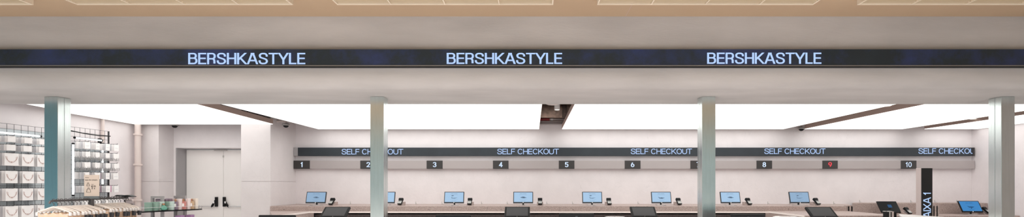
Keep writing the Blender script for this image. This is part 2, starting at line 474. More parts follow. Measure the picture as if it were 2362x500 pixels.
# ---- light ceiling: five boxes hung from the slab
HP = EYE + 1.417
panels = [
 ([(-8.9, 7.95), (-9.02, 8.6), (-9.26, 9.39), (-9.40, 11.05), (X(632, 11.09), 11.05), (-5.96, 7.95)], 'leftmost glowing ceiling panel, ending above the grey double door'),
 ([(-5.52, 7.95), (-5.52, 12.02), (.153, 12.02), (.16, 7.95)], 'wide glowing ceiling panel above number plates 1 to 3'),
 ([(.735, 7.95), (.735, 12.02), (6.42, 12.02), (6.42, 7.95)], 'wide glowing ceiling panel above number plates 5 to 8'),
 ([(6.97, 7.95), (6.97, 12.02), (9.47, 12.02), (9.47, 7.95)], 'medium glowing ceiling panel above number plates 9 and 10'),
 ([(10.04, 7.95), (10.04, 12.02), (11.38, 12.02), (11.38, 7.95)], 'narrow rightmost glowing ceiling panel against the right wall'),
]
for poly, lab in panels:
    cx_ = sum(p[0] for p in poly) / len(poly); cy_ = sum(p[1] for p in poly) / len(poly)
    t = thing('ceiling_light_panel', (cx_, cy_, HP), lab, 'ceiling light', 'glowing light ceiling panels')
    lp = [(x - cx_, y - cy_) for x, y in poly]
    ins = [(x * .998, y * .998) for x, y in lp]
    MB().prism(ins, 0, .01).build('diffuser', M_diff, t)
    MB().prism(lp, .011, .118).build('fascia', M_brown, t)
    rods = MB()
    for x, y in lp: rods.tube([(x * .8, y * .8, .118), (x * .8, y * .8, 3.95 - HP)], .006, 6)
    rods.build('hanging_rods', M_wire, t)

# ------------------------------------------------------------------ LED banner on the beam
YS = 6.42
zs1, zs0 = H(113.6, YS), H(150.2, YS)
t = thing('led_banner', (0, YS, zs0), 'long dark LED banner with pale blue lettering across the concrete beam', 'sign')
MB().box(-12.9, 12.9, 0, .078, 0, zs1 - zs0).build('screen', M_bigscreen, t)
zl = H(153.8, YS)
MB().box(-12.9, 12.9, -.008, .078, zl - zs0 + .008, -.002).build('trim', M_lip, t)
MB().box(-12.9, 12.9, .0, .078, zl - zs0, zl - zs0 + .007).build('lower_trim', M_black, t)
for x0, x1, y0, y1 in ((434, 704.5, 121.8, 148), (1030.3, 1297, 121.8, 147.3), (1631, 1895, 121.2, 147)):
    yy = YS - .004
    po = letters('BERSHKASTYLE', (y1 - y0) * yy / F, (x1 - x0) * yy / F, .195, .128, .07)
    bx, bz = X(x0, yy), H(y1, yy)
    lettering('lettering', po, lambda u, v: (bx + u, -.004, bz - zs0 + v), M_led, t)

# ------------------------------------------------------------------ ceiling fixtures in the hall
YF1 = 5.88; HL = EYE + 2.25; FW = 498 * YF1 / F; FD = 1.15
labs = ['recessed louvre ceiling light at the far left, above the teal column', 'louvre ceiling light above the leftmost banner word',
        'louvre ceiling light above the gap before the middle banner word', 'louvre ceiling light above the rightmost banner word', 'louvre ceiling light at the far right above the beam']
labs[0] = 'beige louvre ceiling light cut off at the far left of the ceiling'
labs[2] = 'beige louvre ceiling light above the middle banner word'
fx0 = X(1276, YF1) - FW
proto = thing('louvre_light', (fx0, YF1 - FD, HL), labs[2], 'ceiling light', 'louvre ceiling lights in the hall')
hh = ztop - HL
fr = .019
MB().box(0, FW, 0, fr, 0, hh).box(0, FW, FD - fr, FD, 0, hh).box(0, fr, fr, FD - fr, 0, hh).box(FW - fr, FW, fr, FD - fr, 0, hh).build('frame', M_cream, proto, bevel=.002)
for k in (1, 2, 3):
    xx = FW * (k / 4)
    MB().box(xx - .007, xx + .007, fr, FD - fr, .002, hh).build('divider', M_cream, proto)
cell = (FW - 2 * fr) / 4
for k in range(4):
    mb = MB()
    a = FW * k / 4 + (fr if k == 0 else .007); b = FW * (k + 1) / 4 - (fr if k == 3 else .007)
    y = FD - fr - .035
    while y > .05:
        mb.obox(((a + b) / 2, y, .028), (b - a, .004, .04), rot(25, 'X')); y -= .042
    mb.build('louvre', M_louv, proto)
MB().box(fr, FW - fr, fr, FD - fr, hh - .012, hh - .002).build('diffuser', M_cell, proto)
for k in (-2, -1, 1, 2):
    c = copy_tree(proto); c.location.x = fx0 + k * 3.262; c['label'] = labs[k + 2]

# ------------------------------------------------------------------ back wall LED strip and number rail
YW = 12.08
za, zb_ = H(359.2, YW), H(340, YW)
xa, xb = X(677.5, YW), X(2248, YW)
t = thing('led_sign', (xa, YW, za), 'dark LED strip on the back wall repeating blue self checkout wording', 'sign')
MB().box(X(687.5, YW) - xa, X(2243.5, YW) - xa, 0, ZB - YW, 0, zb_ - za).build('screen', M_screen, t)
MB().box(0, X(687, YW) - xa, -.004, ZB - YW, 0, zb_ - za).build('end_cap', M_grey, t)
MB().box(X(2244, YW) - xa, xb - xa, -.004, ZB - YW, 0, zb_ - za).build('end_cap', M_plate, t)
yy = YW - .004
for x0, x1, mw in ((788, 930, 0), (1147, 1289, 0), (1455, 1596, 0), (1763, 1904, 0), (2118.5, 2260, 2243.3)):
    cap = 12.6 * yy / F
    bx, bz = X(x0, yy), H(355.8 - (x0 - 788) / 900, yy)
    po = letters('SELF CHECKOUT', cap, (x1 - x0) * yy / F, .14, .125, .07, .42, maxw=(mw - x0) * yy / F if mw else None)
    cut = (x1 - x0) * yy / F * .315
    for word in ([p for p in po if p[0][0] < cut], [p for p in po if p[0][0] >= cut]): lettering('lettering', word, lambda u, v: (bx + u - xa, -.004, bz - za + v), M_led2, t)
zr0, zr1 = H(388.8, YW), H(370.2, YW)
t = thing('number_rail', (xa, YW, zr0), 'taupe metal rail on the back wall carrying dark plates numbered 1 to 10', 'sign')
MB().box(0, xb - xa, .004, ZB - YW, 0, zr1 - zr0).build('rail', M_rail, t)
digs = [(677.5, 714.5, '1'), (831, 868, '2'), (984, 1021, '3'), (1137, 1173, '4'), (1289, 1325, '5'), (1441, 1477.5, '6'), (1592.5, 1629, '7'), (1745, 1781, '8'), (1897, 1932.5, '9'), (2078, 2114, '10')]
for x0, x1, s in digs:
    pl = MB().box(X(x0, YW) - xa, X(x1, YW) - xa, 0, ZB - YW, .001 - .003, zr1 - zr0 + .002).build('number_plate', M_plate, t)
    wd = {'1': 5.5, '10': 14}.get(s, 8.4)
    cxp = (x0 + x1) / 2
    po = letters(s, 11.5 * yy / F, wd * yy / F, .19 if s != '10' else .16, .15, .1)
    bx, bz = X(cxp - wd / 2, yy), H(385, yy)
    lettering('digit', po, lambda u, v: (bx + u - xa, -.004, bz - zr0 + v), M_red_led if s == '9' else M_white_led, pl)

# ------------------------------------------------------------------ self checkout counter along the back wall
CT = EYE - .508; YFACE = 11.0; LEDGE = EYE - .622
xR = 7.366; xL = XC
XI0, XI1 = X(715, 10.8), X(1775, 10.8)
t = thing('checkout_counter', ((xL + xR) / 2, YFACE, 0), 'long pink speckled granite counter under the numbered plates', 'counter')
ox = (xL + xR) / 2
def lx(v): return v - ox
MB().prism([(lx(xL) + .003, 0), (lx(xR), 0), (lx(xR), .105), (lx(7.56), .105), (lx(8.2), ZB - YFACE - .003), (lx(xL) + .003, ZB - YFACE - .003)], LEDGE - .03, CT).build('upper_block', M_gran, t, bevel=.004)
MB().box(lx(XI0), lx(XI1), -.208, -.001, LEDGE - .085, LEDGE).build('worktop', M_gran, t)
MB().box(lx(XI0), lx(XI1), .06, .1, .0, LEDGE - .086).build('front_panel', M_dark, t)
MB().prism([(lx(xL) + .003, -.001), (lx(XI0) - .001, -.001), (lx(XI0) - .001, -1.70), (lx(XI0) - .03, -1.70)], 0, LEDGE).build('side_arm', M_gran, t, bevel=.004)
MB().box(lx(XI1) + .001, lx(xR), -1.62, -.001, 0, LEDGE).build('side_arm', M_gran, t, bevel=.004)
rim = MB().box(lx(XI0) - .012, lx(XI1) + .012, -.212, -.2, LEDGE - .034, LEDGE + .001)
rim.box(lx(XI0) - .001, lx(XI0) + .012, -1.69, -.2, LEDGE - .034, LEDGE + .001)
rim.box(lx(XI1) - .012, lx(XI1) + .001, -1.60, -.2, LEDGE - .034, LEDGE + .001)
rim.build('white_rim', M_rim, t)
for px_ in (655, 823, 989.5, 1156, 1322, 1656, 1819):      # screw heads in the face
    zz = H(483, YFACE) if px_ != 1819 else H(482, YFACE)
    MB().lathe([(.009, 0), (.009, .008)], n=10).build('screw', M_black, t).location = (lx(X(px_, YFACE)), -.001, zz)
    o = t.children[-1]; o.rotation_euler = (PI / 2, 0, 0)
for px_ in (1041, 1124, 1291, 1481, 1640):
    MB().box(lx(X(px_, YFACE)) - .002, lx(X(px_, YFACE)) + .002, -.001, .01, LEDGE, CT - .02).build('joint', M_dark, t)
for i in range(8):                                            # flush black cable covers
    pxg = 717.5 + 163.2 * i
    MB().box(lx(X(pxg, 11.2)) - .03, lx(X(pxg, 11.2)) + .03, .17, .23, CT - .01, CT + .003).build('cable_cover', M_black, t, bevel=.003)
pegs = [(808, 'right of the card reader below number 1'), (959, 'right of the card reader below number 2'), (1019.5, 'left of the monitor below number 3'),
        (1110.5, 'right of the card reader below number 3'), (1169.8, 'left of the monitor below number 4'), (1261, 'right of the card reader below number 4'),
        (1320.5, 'left of the monitor below number 5'), (1471.5, 'left of the monitor below number 6'), (1771, 'between the monitors below numbers 7 and 8'),
        (1821, 'just left of the monitor below number 8'), (1923, 'at the right end of the self checkout counter')]
def peg(px_, y, z, lab):
    t = thing('peg', (X(px_, y), y, z), lab, 'peg', 'small pegs along the counter edge')
    MB().tube([(0, 0, 0), (0, 0, .07)], .007, 6).tube([(0, 0, .025), (.03, -.02, .012)], .006, 6).build('pin', M_silver, t)
    MB().lathe([(.014, 0), (.014, .006)], n=10).build('foot', M_silver, t)
for px_, lab in pegs: peg(px_, 11.98, CT, 'tiny silver peg on the counter, ' + lab)

# ------------------------------------------------------------------ self checkout monitors
def make_monitor(label, w=.487, h=.287, tilt=15, scr=None, gfx=0, ink=None, inkd=None, lift=.052, group='self checkout monitors', frame=None):
    t = thing('monitor', (0, 0, 0), label, 'monitor', group)
    R = rot(-tilt, 'X'); o = Vector((0, -.02, lift))
    def T(x, y, z): return o + R @ Vector((x, y, z))
    MB().obox(T(0, .014, h / 2), (w, .028, h), R).build('bezel', frame or M_bezel, t, bevel=.005, seg=2)
    bz = .018; bb = .03
    s = MB().quad(T(-w / 2 + bz, -.0012, bb), T(w / 2 - bz, -.0012, bb), T(w / 2 - bz, -.0012, h - bz), T(-w / 2 + bz, -.0012, h - bz)).build('screen', scr or M_display, t)
    ik, ikd = ink or M_ink, inkd or M_ink2
    if gfx >= 0:
        W, Hh = w, h
        mb = MB()
        y0 = -.0022
        for a, b in ((-.17, -.04), (-.02, .16)):
            mb.quad(T(W * a, y0, Hh * .80), T(W * b, y0, Hh * .80), T(W * b, y0, Hh * .822), T(W * a, y0, Hh * .822))
        mb.quad(T(-W * .12, y0, Hh * .22), T(W * .12, y0, Hh * .22), T(W * .12, y0, Hh * .232), T(-W * .12, y0, Hh * .232))
        for a, b, c, d_ in ((-.2, .2, .715, .722), (-.2, .2, .305, .312)):
            mb.quad(T(W * a, y0, Hh * c), T(W * b, y0, Hh * c), T(W * b, y0, Hh * d_), T(W * a, y0, Hh * d_))
        mb.build('screen_text', ik, s)
        g = MB()
        sh = [[(-.16, .50), (-.02, .58), (.1, .53), (.18, .47), (.04, .42), (-.07, .44)], [(-.16, .52), (-.05, .46), (.18, .48), (.02, .40), (-.12, .42)],
              [(-.17, .56), (-.06, .48), (.0, .50), (.18, .47), (.05, .38), (-.1, .40)]][gfx % 3]
        g.add([T(W * u, y0, Hh * v) for u, v in sh], [tuple(range(len(sh)))])
        g.build('screen_drawing', ik, s)
        g = MB()
        sh = [[(-.05, .5), (.04, .565), (.1, .50), (.03, .47)], [(-.16, .62), (-.08, .69), (.0, .66), (-.09, .61)], [(-.06, .46), (.02, .49), (.08, .45), (.0, .42)]][gfx % 3]
        g.add([T(W * u, y0 - .0005, Hh * v) for u, v in sh], [tuple(range(len(sh)))])
        g.build('screen_drawing', ikd, s)
        c = MB(); n = 14
        c.add([T(.011 * math.cos(2 * PI * k / n), -.002, .014 + .011 * math.sin(2 * PI * k / n)) for k in range(n)], [tuple(range(n))])
        c.build('badge', M_logo, t)
    MB().tube([(0, .06, .01), (0, .05, lift + .09), T(0, .028, h * .45)], .02, 10).build('neck', M_black, t, smooth=True)
    MB().box(-.11, .11, -.02, .16, 0, .012).build('base', M_silver, t, bevel=.004, seg=2)
    return t
def place(o, loc, rz=0): o.location = loc; o.rotation_euler = (0, 0, rz); return o
for i in range(8):
    lab = 'slim self checkout monitor lit pale blue, standing below the number %d plate' % (i + 1)
    m = make_monitor(lab, gfx=i % 3 if i != 2 else 1, scr=M_displayd if i in (0, 7) else M_display)
    place(m, (X(727.3 + 159.8 * i, 11.42), 11.44, CT))

# ------------------------------------------------------------------ card terminals with granite wedges
def make_terminal(label, wedge=True):
    t = thing('card_terminal', (0, 0, 0), label, 'card reader', 'card readers on the counters')
    MB().extr([(-.075, -.02, 0), (-.075, .16, 0), (-.075, .16, .085), (-.075, .10, .085)], (.15, 0, 0)).build('wedge_stand', M_gran, t, bevel=.002)
    R = rot(42, 'X'); o = Vector((0, -.035, .022))
    def T(x, y, z): return o + R @ Vector((x, y, z))
    b = MB().obox(T(0, .085, .02), (.10, .18, .04), R).obox(T(0, .155, .028), (.108, .055, .058), R)
    b.build('body', M_black, t, bevel=.006, seg=2)
    MB().quad(T(-.036, .095, .0415), T(.036, .095, .0415), T(.036, .121, .0415), T(-.036, .121, .0415)).build('display', M_greyscreen, t)
    k = MB()
    for i in range(3):
        for j in range(4):
            k.obox(T(-.029 + .029 * i, .014 + .02 * j, .0415), (.02, .015, .004), R)
    k.build('keypad', M_keys, t)
    return t
for i, px_ in enumerate((763.5, 922.5, 1083, 1245.8, 1405.5, 1567, 1728.5, 1886.5)):
    t = make_terminal('black card reader on a granite wedge, right of the monitor below number %d' % (i + 1))
    place(t, (X(px_, 11.25), 11.27, CT + .0), math.radians((px_ - 1230) * .018))

# ------------------------------------------------------------------ staffed station on the right
CT2 = EYE - .468; YG = 11.75; ZDK = EYE - .729
x0, x1 = X(1966, YG), 11.40
t = thing('service_counter', ((x0 + x1) / 2, YG, 0), 'pink granite service counter with a lower desk at the right wall', 'counter'); ox = (x0 + x1) / 2
MB().prism([(x0 - ox, 0), (x1 - ox, 0), (x1 - ox, ZB - YG - .003), (x0 - ox + .33, ZB - YG - .003)], ZDK, CT2).build('rear_block', M_gran, t, bevel=.004)
MB().box(x0 - ox, x1 - ox, -.75, ZB - YG - .003, 0, ZDK - .035).build('desk_body', M_gran, t)
MB().box(x0 - ox, x1 - ox, -.78, 0, ZDK - .034, ZDK - .001).build('desk_top', M_rim if False else M_gran, t, bevel=.003)
for px_, lab in ((1983, 'left of the dark cashier monitor'), (2101, 'just left of the black totem'), (2156, 'just right of the black totem'), (2207, 'left of the vivid blue monitor')):
    peg(px_, 12.05, CT2, 'tiny silver peg on the service counter, ' + lab)
m = make_monitor('dark cashier monitor with a small blue window, behind the white desk', w=.45, h=.33, tilt=38, scr=M_blackg, gfx=-1, lift=.055, group='service counter monitors', frame=M_blackg)
s = [c for c in m.children if c.name.startswith('screen')][0]
R = rot(-38, 'X'); o = Vector((0, -.02, .055))
MB().quad(*[o + R @ Vector(p) for p in ((-.02, -.003, .14), (.07, -.003, .14), (.07, -.003, .225), (-.02, -.003, .225))]).build('screen_window', emission('screen_window', (58, 90, 128), 1), s)
place(m, (X(2059, 11.3), 11.35, ZDK - .0), math.radians(-6))
m = make_monitor('vivid blue cashier monitor beside the rightmost steel column', w=.455, h=.315, tilt=32, scr=M_displayb, ink=M_inkb, inkd=M_inkb, gfx=2, lift=.06, group='service counter monitors', frame=M_blackg)
place(m, (X(2248, 11.3), 11.35, ZDK), math.radians(-8))
t = make_terminal('black card reader on the service desk, left of the black totem'); place(t, (X(2097, 11.2), 11.22, ZDK), math.radians(16))
t = make_terminal('black card reader half hidden behind the rightmost steel column'); place(t, (X(2286, 11.3), 11.4, ZDK), math.radians(16))

# slotted steel posts
def slot_post(label, px0, px1, y, top, m, z0=0):
    wd = (px1 - px0) * y / F; xx = X(px0, y); h = H(top, y) - z0
    t = thing('slotted_post', (xx + wd / 2, y, z0), label, 'post', 'slotted metal posts by the counters')
    e = wd * .14; g = wd * .2
    MB().box(-wd / 2, wd / 2, .03, .1, 0, h).box(-wd / 2, -wd / 2 + e, 0, .03, 0, h).box(wd / 2 - e, wd / 2, 0, .03, 0, h).box(-e * .8, e * .8, 0, .03, 0, h).build('post_body', m, t)
    for s in (-1, 1):
        a, b = (-wd / 2 + e, -e * .8) if s < 0 else (e * .8, wd / 2 - e)
        MB().box(a + .002, b - .002, .012, .029, 0, h - .02).build('slot_insert', M_black, t)
    return t
slot_post('slotted post at the right end of the self checkout counter', 1953.5, 1969.5, 11.0, 473.8, M_gran)
slot_post('slotted post just right of the black totem', 2150.5, 2166, 10.8, 473, M_gran)

# white desk with a metal card holder
A, B = (6.82, 8.74), (7.02, 7.6)
t = thing('white_desk', (6.6, 8.1, 0), 'white desk with a slanting edge left of the black totem', 'desk')
poly = [(x - 6.6, y - 8.1) for x, y in ((6.82, 8.74), (7.08, 7.15), (5.7, 7.15))]
MB().prism(poly, .92, .95).build('desk_top', M_bin, t, bevel=.002)
MB().prism([(x * .93, y * .93) for x, y in poly], 0, .919).build('desk_body', M_bin, t)
wd = 20 * 8.6 / F; yb = 8.62; xx = X(2050, 8.6)
t = thing('card_holder', (xx + wd / 2 + .0, yb, 0), 'black upright holder with a steel middle at the corner of the white desk', 'holder')
zt = H(488.5, 8.6)
for a, b in ((-.08, -.058), (-.032, -.01), (.052, .08)): MB().box(a, b, 0, .12, 0, zt).build('black_fin', M_black, t)
MB().box(-.057, -.033, -.004, .11, 0, zt + .012).build('steel_strip', M_silver, t)
MB().lathe([(.028, 0), (.028, zt + .006)], (.021, .03, 0), 16).build('cylinder', M_brz, t, smooth=True)
MB().box(-.08, .05, .06, .13, zt + .001, zt + .012).build('cap', M_silver, t)

# ---- totem
YT = 9.0
x0, x1 = X(2125, YT), X(2151, YT); zt = H(387, YT)
t = thing('sign_totem', ((x0 + x1) / 2, YT, 0), 'tall black cash desk totem with upright blue lettering', 'sign'); ox = (x0 + x1) / 2
MB().box(x0 - ox, x1 - ox, .004, .126, 0, zt).build('casing', M_brz, t, bevel=.002)
MB().box(x0 - ox + .003, x1 - ox - .003, -.002, .003, .3, zt - .003).build('screen', mat('totem_screen', (30, 31, 33), .4), t)
yy = YT - .005
cap = 17.5 * yy / F
po = letters('CAIXA 1', cap, (516 - 443) * yy / F, .155, .135, .1, .34)
bx = X(2147.2, yy); bz = H(516, yy)
lettering('lettering', po, lambda u, v: (bx - v - ox, -.006, bz + u), M_led, t)

# ------------------------------------------------------------------ till islands between the columns
def make_till(label, w=.395, h=.26):
    t = thing('till_screen', (0, 0, 0), label, 'till screen', 'touch screen tills')
    R = rot(-55, 'X'); o = Vector((0, -.12, .03))
    def T(x, y, z): return o + R @ Vector((x, y, z))
    MB().obox(T(0, .018, h / 2), (w, .036, h), R).build('bezel', M_black, t, bevel=.006, seg=2)
    b = .03
    MB().quad(T(-w / 2 + b, -.0015, b), T(w / 2 - b, -.0015, b), T(w / 2 - b, -.0015, h - b * .8), T(-w / 2 + b, -.0015, h - b * .8)).build('screen', M_greyscreen, t)
    n = 10
    MB().add([T(.006 * math.cos(2 * PI * k / n), -.002, .014 + .004 * math.sin(2 * PI * k / n)) for k in range(n)], [tuple(range(n))]).build('badge', M_silver, t)
    MB().tube([(0, -.03, -.06), (0, -.01, .0), T(0, .036, h * .5)], .035, 10).build('neck', M_black, t)
    MB().box(-.12, .12, -.12, .1, -.08, -.06).build('base', M_black, t, bevel=.004)
    return t
tills = [(772, 7.25, 'touch screen till nearest the leftmost lit monitor, tilted back'), (1193, 7.25, 'touch screen till below the number 4 plate'),
         (1485, 7.3, 'touch screen till just left of the third steel column'), (1897, 7.2, 'touch screen till below the number 9 plate')]
rears = [(641.5, 85, 494.8, 'black monitor back at the left end, before the granite counter corner'), (1046, 81, 494.8, 'black monitor back below the lit screen under number 3'),
         (1329.5, 80, 491.5, 'black monitor back right of the till below number 4'), (1723.5, 79, 493, 'black monitor back right of the third steel column')]
desk_lab = ['granite till desk at the left, carrying a till and a monitor', 'granite till desk under the middle left till', 'granite till desk left of the third column', 'granite till desk at the right before the slotted post']
for i, (px_, y, lab) in enumerate(tills):
    t = make_till(lab); xx = X(px_, y + .03)
    zt = EYE - .53
    place(t, (xx, y + .06, zt), math.radians((1230 - px_) * .004))
    px2, w2, top, lab2 = rears[i]
    y2 = 6.55; x2 = X(px2, y2)
    ZT = zt - .08
    d = thing('till_desk', ((xx + x2) / 2, 6.9, 0), desk_lab[i], 'desk', 'granite till desks')
    ox = (xx + x2) / 2
    a, b = min(xx, x2) - (.17 if i == 3 else .36) - ox, max(xx, x2) + .36 - ox
    MB().box(a, b, -.55, .68, .69, .72).build('desk_top', M_gran, d, bevel=.003)
    MB().box(a + .05, b - .05, -.45, .6, 0, .689).build('desk_body', M_gran, d)
    k = thing('till_riser', (xx, 7.36, .721), 'granite riser block under the ' + lab.split(',')[0], 'riser', 'granite till risers')
    MB().box(-.19, .19, -.2, .2, 0, ZT - .722).build('block', M_gran, k, bevel=.003)
    # monitor seen from behind
    hh_ = H(top, y2) - .72; ww = w2 * y2 / F
    r = thing('monitor', (x2, y2, .72), lab2, 'monitor', 'black monitors seen from behind')
    R = rot(8, 'X')
    c = Vector((0, .0, hh_ - .16))
    MB().obox(c, (ww, .03, .32), R).build('rear_shell', M_blackg, r, bevel=.012, seg=3)
    MB().obox(c + R @ Vector((0, .016, 0)), (ww - .03, .004, .29), R).build('screen', M_greyscreen, r)
    MB().obox(c + R @ Vector((0, -.0165, .118)), (.03, .003, .02), R).build('badge', M_bezel, r)
    MB().tube([(0, .03, .01), (0, .03, hh_ - .16)], .022, 10).build('neck', M_black, r)
    MB().box(-.12, .12, -.08, .12, 0, .014).build('base', M_black, r, bevel=.004)

# white round bins
for px_, y, lab in ((1419, 9.4, 'white round bin top before the dark counter front, left of the third column'), (1812, 9.2, 'white round bin top with a dark opening, right of the third column')):
    zt = H(498 if px_ < 1500 else 497.2, y + .22)
    t = thing('round_bin', (X(px_, y), y, 0), lab, 'bin', 'white round bins')
    MB().lathe([(.17, 0), (.2, .02), (.235, zt - .04), (.225, zt - .012), (.19, zt), (.12, zt - .002), (.115, zt - .05), (.0, zt - .05)], n=32).build('body', M_bin, t, smooth=True)
    MB().lathe([(.11, 0), (.11, .004)], (0, 0, zt - .045), 24).build('opening', M_black, t)

# ------------------------------------------------------------------ ceiling things in the gaps
def dome(label, px_, py, y, arm_to):
    t = thing('dome_camera', P(px_, py, y), label, 'camera', 'dome security cameras')
    MB().lathe([(.085, -.005), (.088, .02), (.075, .045), (.03, .06)], n=24).build('housing', M_silver, t, smooth=True)
    MB().lathe([(.01, -.055), (.035, -.048), (.058, -.025), (.064, 0), (.064, .004)], n=24).build('dome', M_blackg, t, smooth=True)
    a = Vector(arm_to) - Vector(t.location)
    MB().tube([(0, 0, .055), (0, 0, .10), a + Vector((0, 0, .10))], .018, 8).build('bracket', M_pipe, t)
dome('dome camera over the left edge of the double door', 403, 289.5, 11.45, P(403, 289.5, 11.67))
dome('dome camera in the gap right of the white pilaster', 659.5, 289, 11.3, (XC - .05, 11.3, H(289, 11.3)))
dome('half hidden dome camera at the corner of the panel above number 9', 1848.5, 297, 12.08, P(1848.5, 297, 12.2))
def spot(label, px_, py, y, r=.075, L=.13):
    p = P(px_, py, y)
    t = thing('spotlight', p, label, 'spotlight', 'white ceiling spotlights')
    MB().lathe([(r, 0), (r, L), (r * .6, L + .01)], n=24).build('housing', M_bin, t, smooth=True)
    MB().lathe([(r * .8, -.004), (r * .8, .002)], n=24).build('lens', emission('spot_lens', (255, 250, 240), 1.3), t)
    MB().tube([(0, 0, L), (0, 0, 3.95 - p.z)], .012, 8).build('stem', M_bin, t)
spot('white cylinder spotlight in the middle ceiling gap', 1285, 253, 9.5, .058, .12)
spot('white round spotlight in the ceiling gap above number 10', 2046, 244, 8.6)
spot('white round spotlight in the rightmost ceiling gap', 2245, 274.2, 10.6, .07)
p = P(1275, 241, 8.9)
t = thing('ceiling_disc', p, 'round pale ceiling disc at the front of the middle gap', 'disc')
MB().lathe([(.10, 0), (.128, .01), (.128, .035), (.1, .04)], n=28).build('disc_body', mat('disc_paint', (205, 192, 188), .5), t, smooth=True)
MB().tube([(0, 0, .03), (0, 0, 3.95 - p.z)], .02, 8).build('stem', M_pipe, t)
yt = 12.05
z0, z1 = H(286.5, yt), H(279, yt)
t = thing('cable_tray', (X(1270, yt), yt, z0), 'perforated metal cable tray crossing the middle ceiling gap', 'cable tray')
tw = .9; hz = z1 - z0
MB().box(-tw, tw, 0, .1, 0, .012).build('tray_floor', M_rail, t)
mb = MB().box(-tw, tw, -.004, 0, 0, hz * .25).box(-tw, tw, -.004, 0, hz * .8, hz).box(-tw, tw, -.004, 0, hz * .45, hz * .58)
n = 26
for k in range(n + 1):
    xx = -tw + 2 * tw * k / n; mb.box(xx - .012, xx + .012, -.004, 0, hz * .25, hz * .8)
mb.box(-tw, tw, .096, .1, 0, hz * .9)
mb.build('tray_side', M_rail, t)
for s in (-1, 1): MB().box(s * .7 - .01, s * .7 + .01, .1, .148, 0, hz).build('wall_bracket', M_rail, t)
zp = H(274.5, yt)
t = thing('red_pipe', (X(1258, yt), yt + .05, zp), 'red sprinkler pipe length above the cable tray', 'pipe')
MB().tube([(-.55, 0, 0), (.11, 0, 0)], .034, 12).build('pipe_body', M_redp, t, smooth=True)
t = thing('pale_pipe', (X(1268, yt), yt + .05, zp), 'pale pipe joined to the red pipe above the cable tray', 'pipe')
MB().tube([(.0, 0, 0), (.75, 0, 0)], .03, 12).build('pipe_body', M_rail, t, smooth=True)
MB().tube([(.03, 0, 0), (.09, 0, 0)], .045, 12).build('collar', M_silver, t, smooth=True)
yd = 11.85
t = thing('ventilation_duct', (X(1285, yd), yd, H(257, yd)), 'round brown ventilation duct crossing the middle ceiling gap', 'duct')
MB().tube([(-.9, 0, 0), (.9, 0, 0)], .155, 20).build('duct_body', M_raw, t, smooth=True)
MB().tube([(.12, 0, 0), (.24, 0, 0)], .165, 20).build('duct_sleeve', mat('lagging', (130, 116, 110), .9, var=.3, vscale=20), t, smooth=True)
MB().tube([(-.6, 0, .1), (-.6, 0, 3.95 - H(257, yd))], .01, 6).build('hanger_rod', M_wire, t)
MB().tube([(.6, 0, .1), (.6, 0, 3.95 - H(257, yd))], .01, 6).build('hanger_rod', M_wire, t)

# ------------------------------------------------------------------ wall pipes
yp = 11.05; xp = X(318, yp)
t = thing('wall_pipe', (xp, yp, 0), 'thick pale pink pipe standing in the left wall corner', 'pipe')
MB().tube([(0, 0, 0), (0, 0, HP - .003)], .062, 18).build('pipe_body', M_pipe, t, smooth=True)
for py in (310, 379.5, 461):
    zz = H(py, yp); MB().lathe([(.062, -.025), (.088, -.02), (.088, .02), (.062, .025)], (0, 0, zz), 20).build('collar', M_pipe, t, smooth=True)
zz = H(462, yp)
MB().tube([(0, 0, zz), (-.32, -.3, zz)], .04, 12).build('branch', M_pipe, t, smooth=True)
yq = 10.4; xq = X(239, yq) 
t = thing('wall_pipe', (-9.38, 10.2, 0), 'thin pale pipe running up the left wall behind the accessory grid', 'pipe')
MB().tube([(0, 0, 0), (0, 0, HP)], .03, 12).build('pipe_body', M_pipe, t, smooth=True)

# ------------------------------------------------------------------ accessory grids, cards, LED tubes
GX = -9.1
def wire_grid(label, y0, y1, z0, z1, ny, nz, back_top):
    t = thing('wire_grid', (GX, y0, 0), label, 'display grid', 'wire display grids on the left wall')
    mb = MB()
    for k in range(ny + 1):
        y = (y1 - y0) * k / ny; mb.tube([(0, y, z0), (0, y, z1)], .003, 5)
    for k in range(nz + 1):
        z = z0 + (z1 - z0) * k / nz; mb.tube([(.006, 0, z), (.006, y1 - y0, z)], .003, 5)
    mb.build('wire_mesh', M_wire, t)
    MB().tube([(-.02, 0, 0), (-.02, 0, z1)], .012, 6).tube([(-.02, y1 - y0, 0), (-.02, y1 - y0, z1)], .012, 6).build('upright', M_wire, t)
    MB().box(-.06, -.03, 0, y1 - y0, z0, back_top).build('backing_board', M_back, t)
    return t
g1 = wire_grid('tall black wire grid hung with white accessory cards, right of the teal column', 9.18, 10.05, .4, EYE + 1.135, 8, 24, H(330, 9.3))
ctube = [(0, 0, 0)]
MB().tube([(.01, -.02, 2.56), (.012, .3, 2.53), (.015, .6, 2.52), (.02, .87, 2.535)], .011, 6).build('cable', M_black, g1)
MB().box(.0, .05, .60, .64, 2.30, 2.46).build('tube_bracket', M_black, g1)
g2 = wire_grid('wire grid hung with necklace cards at the left edge, left of the teal column', 7.75, 9.12, .4, EYE + 1.05, 12, 24, H(300, 8.3))

def led_tube(label, a, b):
    a, b = Vector(a), Vector(b); t = thing('led_tube', a, label, 'led tube', 'white led tubes on the wire grids')
    d_ = b - a
    MB().tube([d_ * .03, d_ * .97], .016, 10).build('tube', M_tube, t, smooth=True)
    MB().tube([(0, 0, 0), d_ * .03], .022, 10).build('end_cap', M_black, t)
    MB().tube([d_ * .97, d_], .022, 10).build('end_cap', M_black, t)
led_tube('upright white led tube beside the teal column', (-9.04, 9.2, H(329, 9.2)), (-9.04, 9.2, H(452, 9.2)))
led_tube('upright white led tube among the accessory cards', (-9.04, 9.83, H(329, 9.83)), (-9.04, 9.83, H(428, 9.83)))
led_tube('level white led tube along the top of the tall grid', (-9.04, 9.22, H(317, 9.22)), (-9.02, 9.8, H(324, 9.8)))
led_tube('level white led tube left of the teal column', (-9.04, 7.8, H(309, 8.2)), (-9.04, 8.6, H(309, 8.2)))

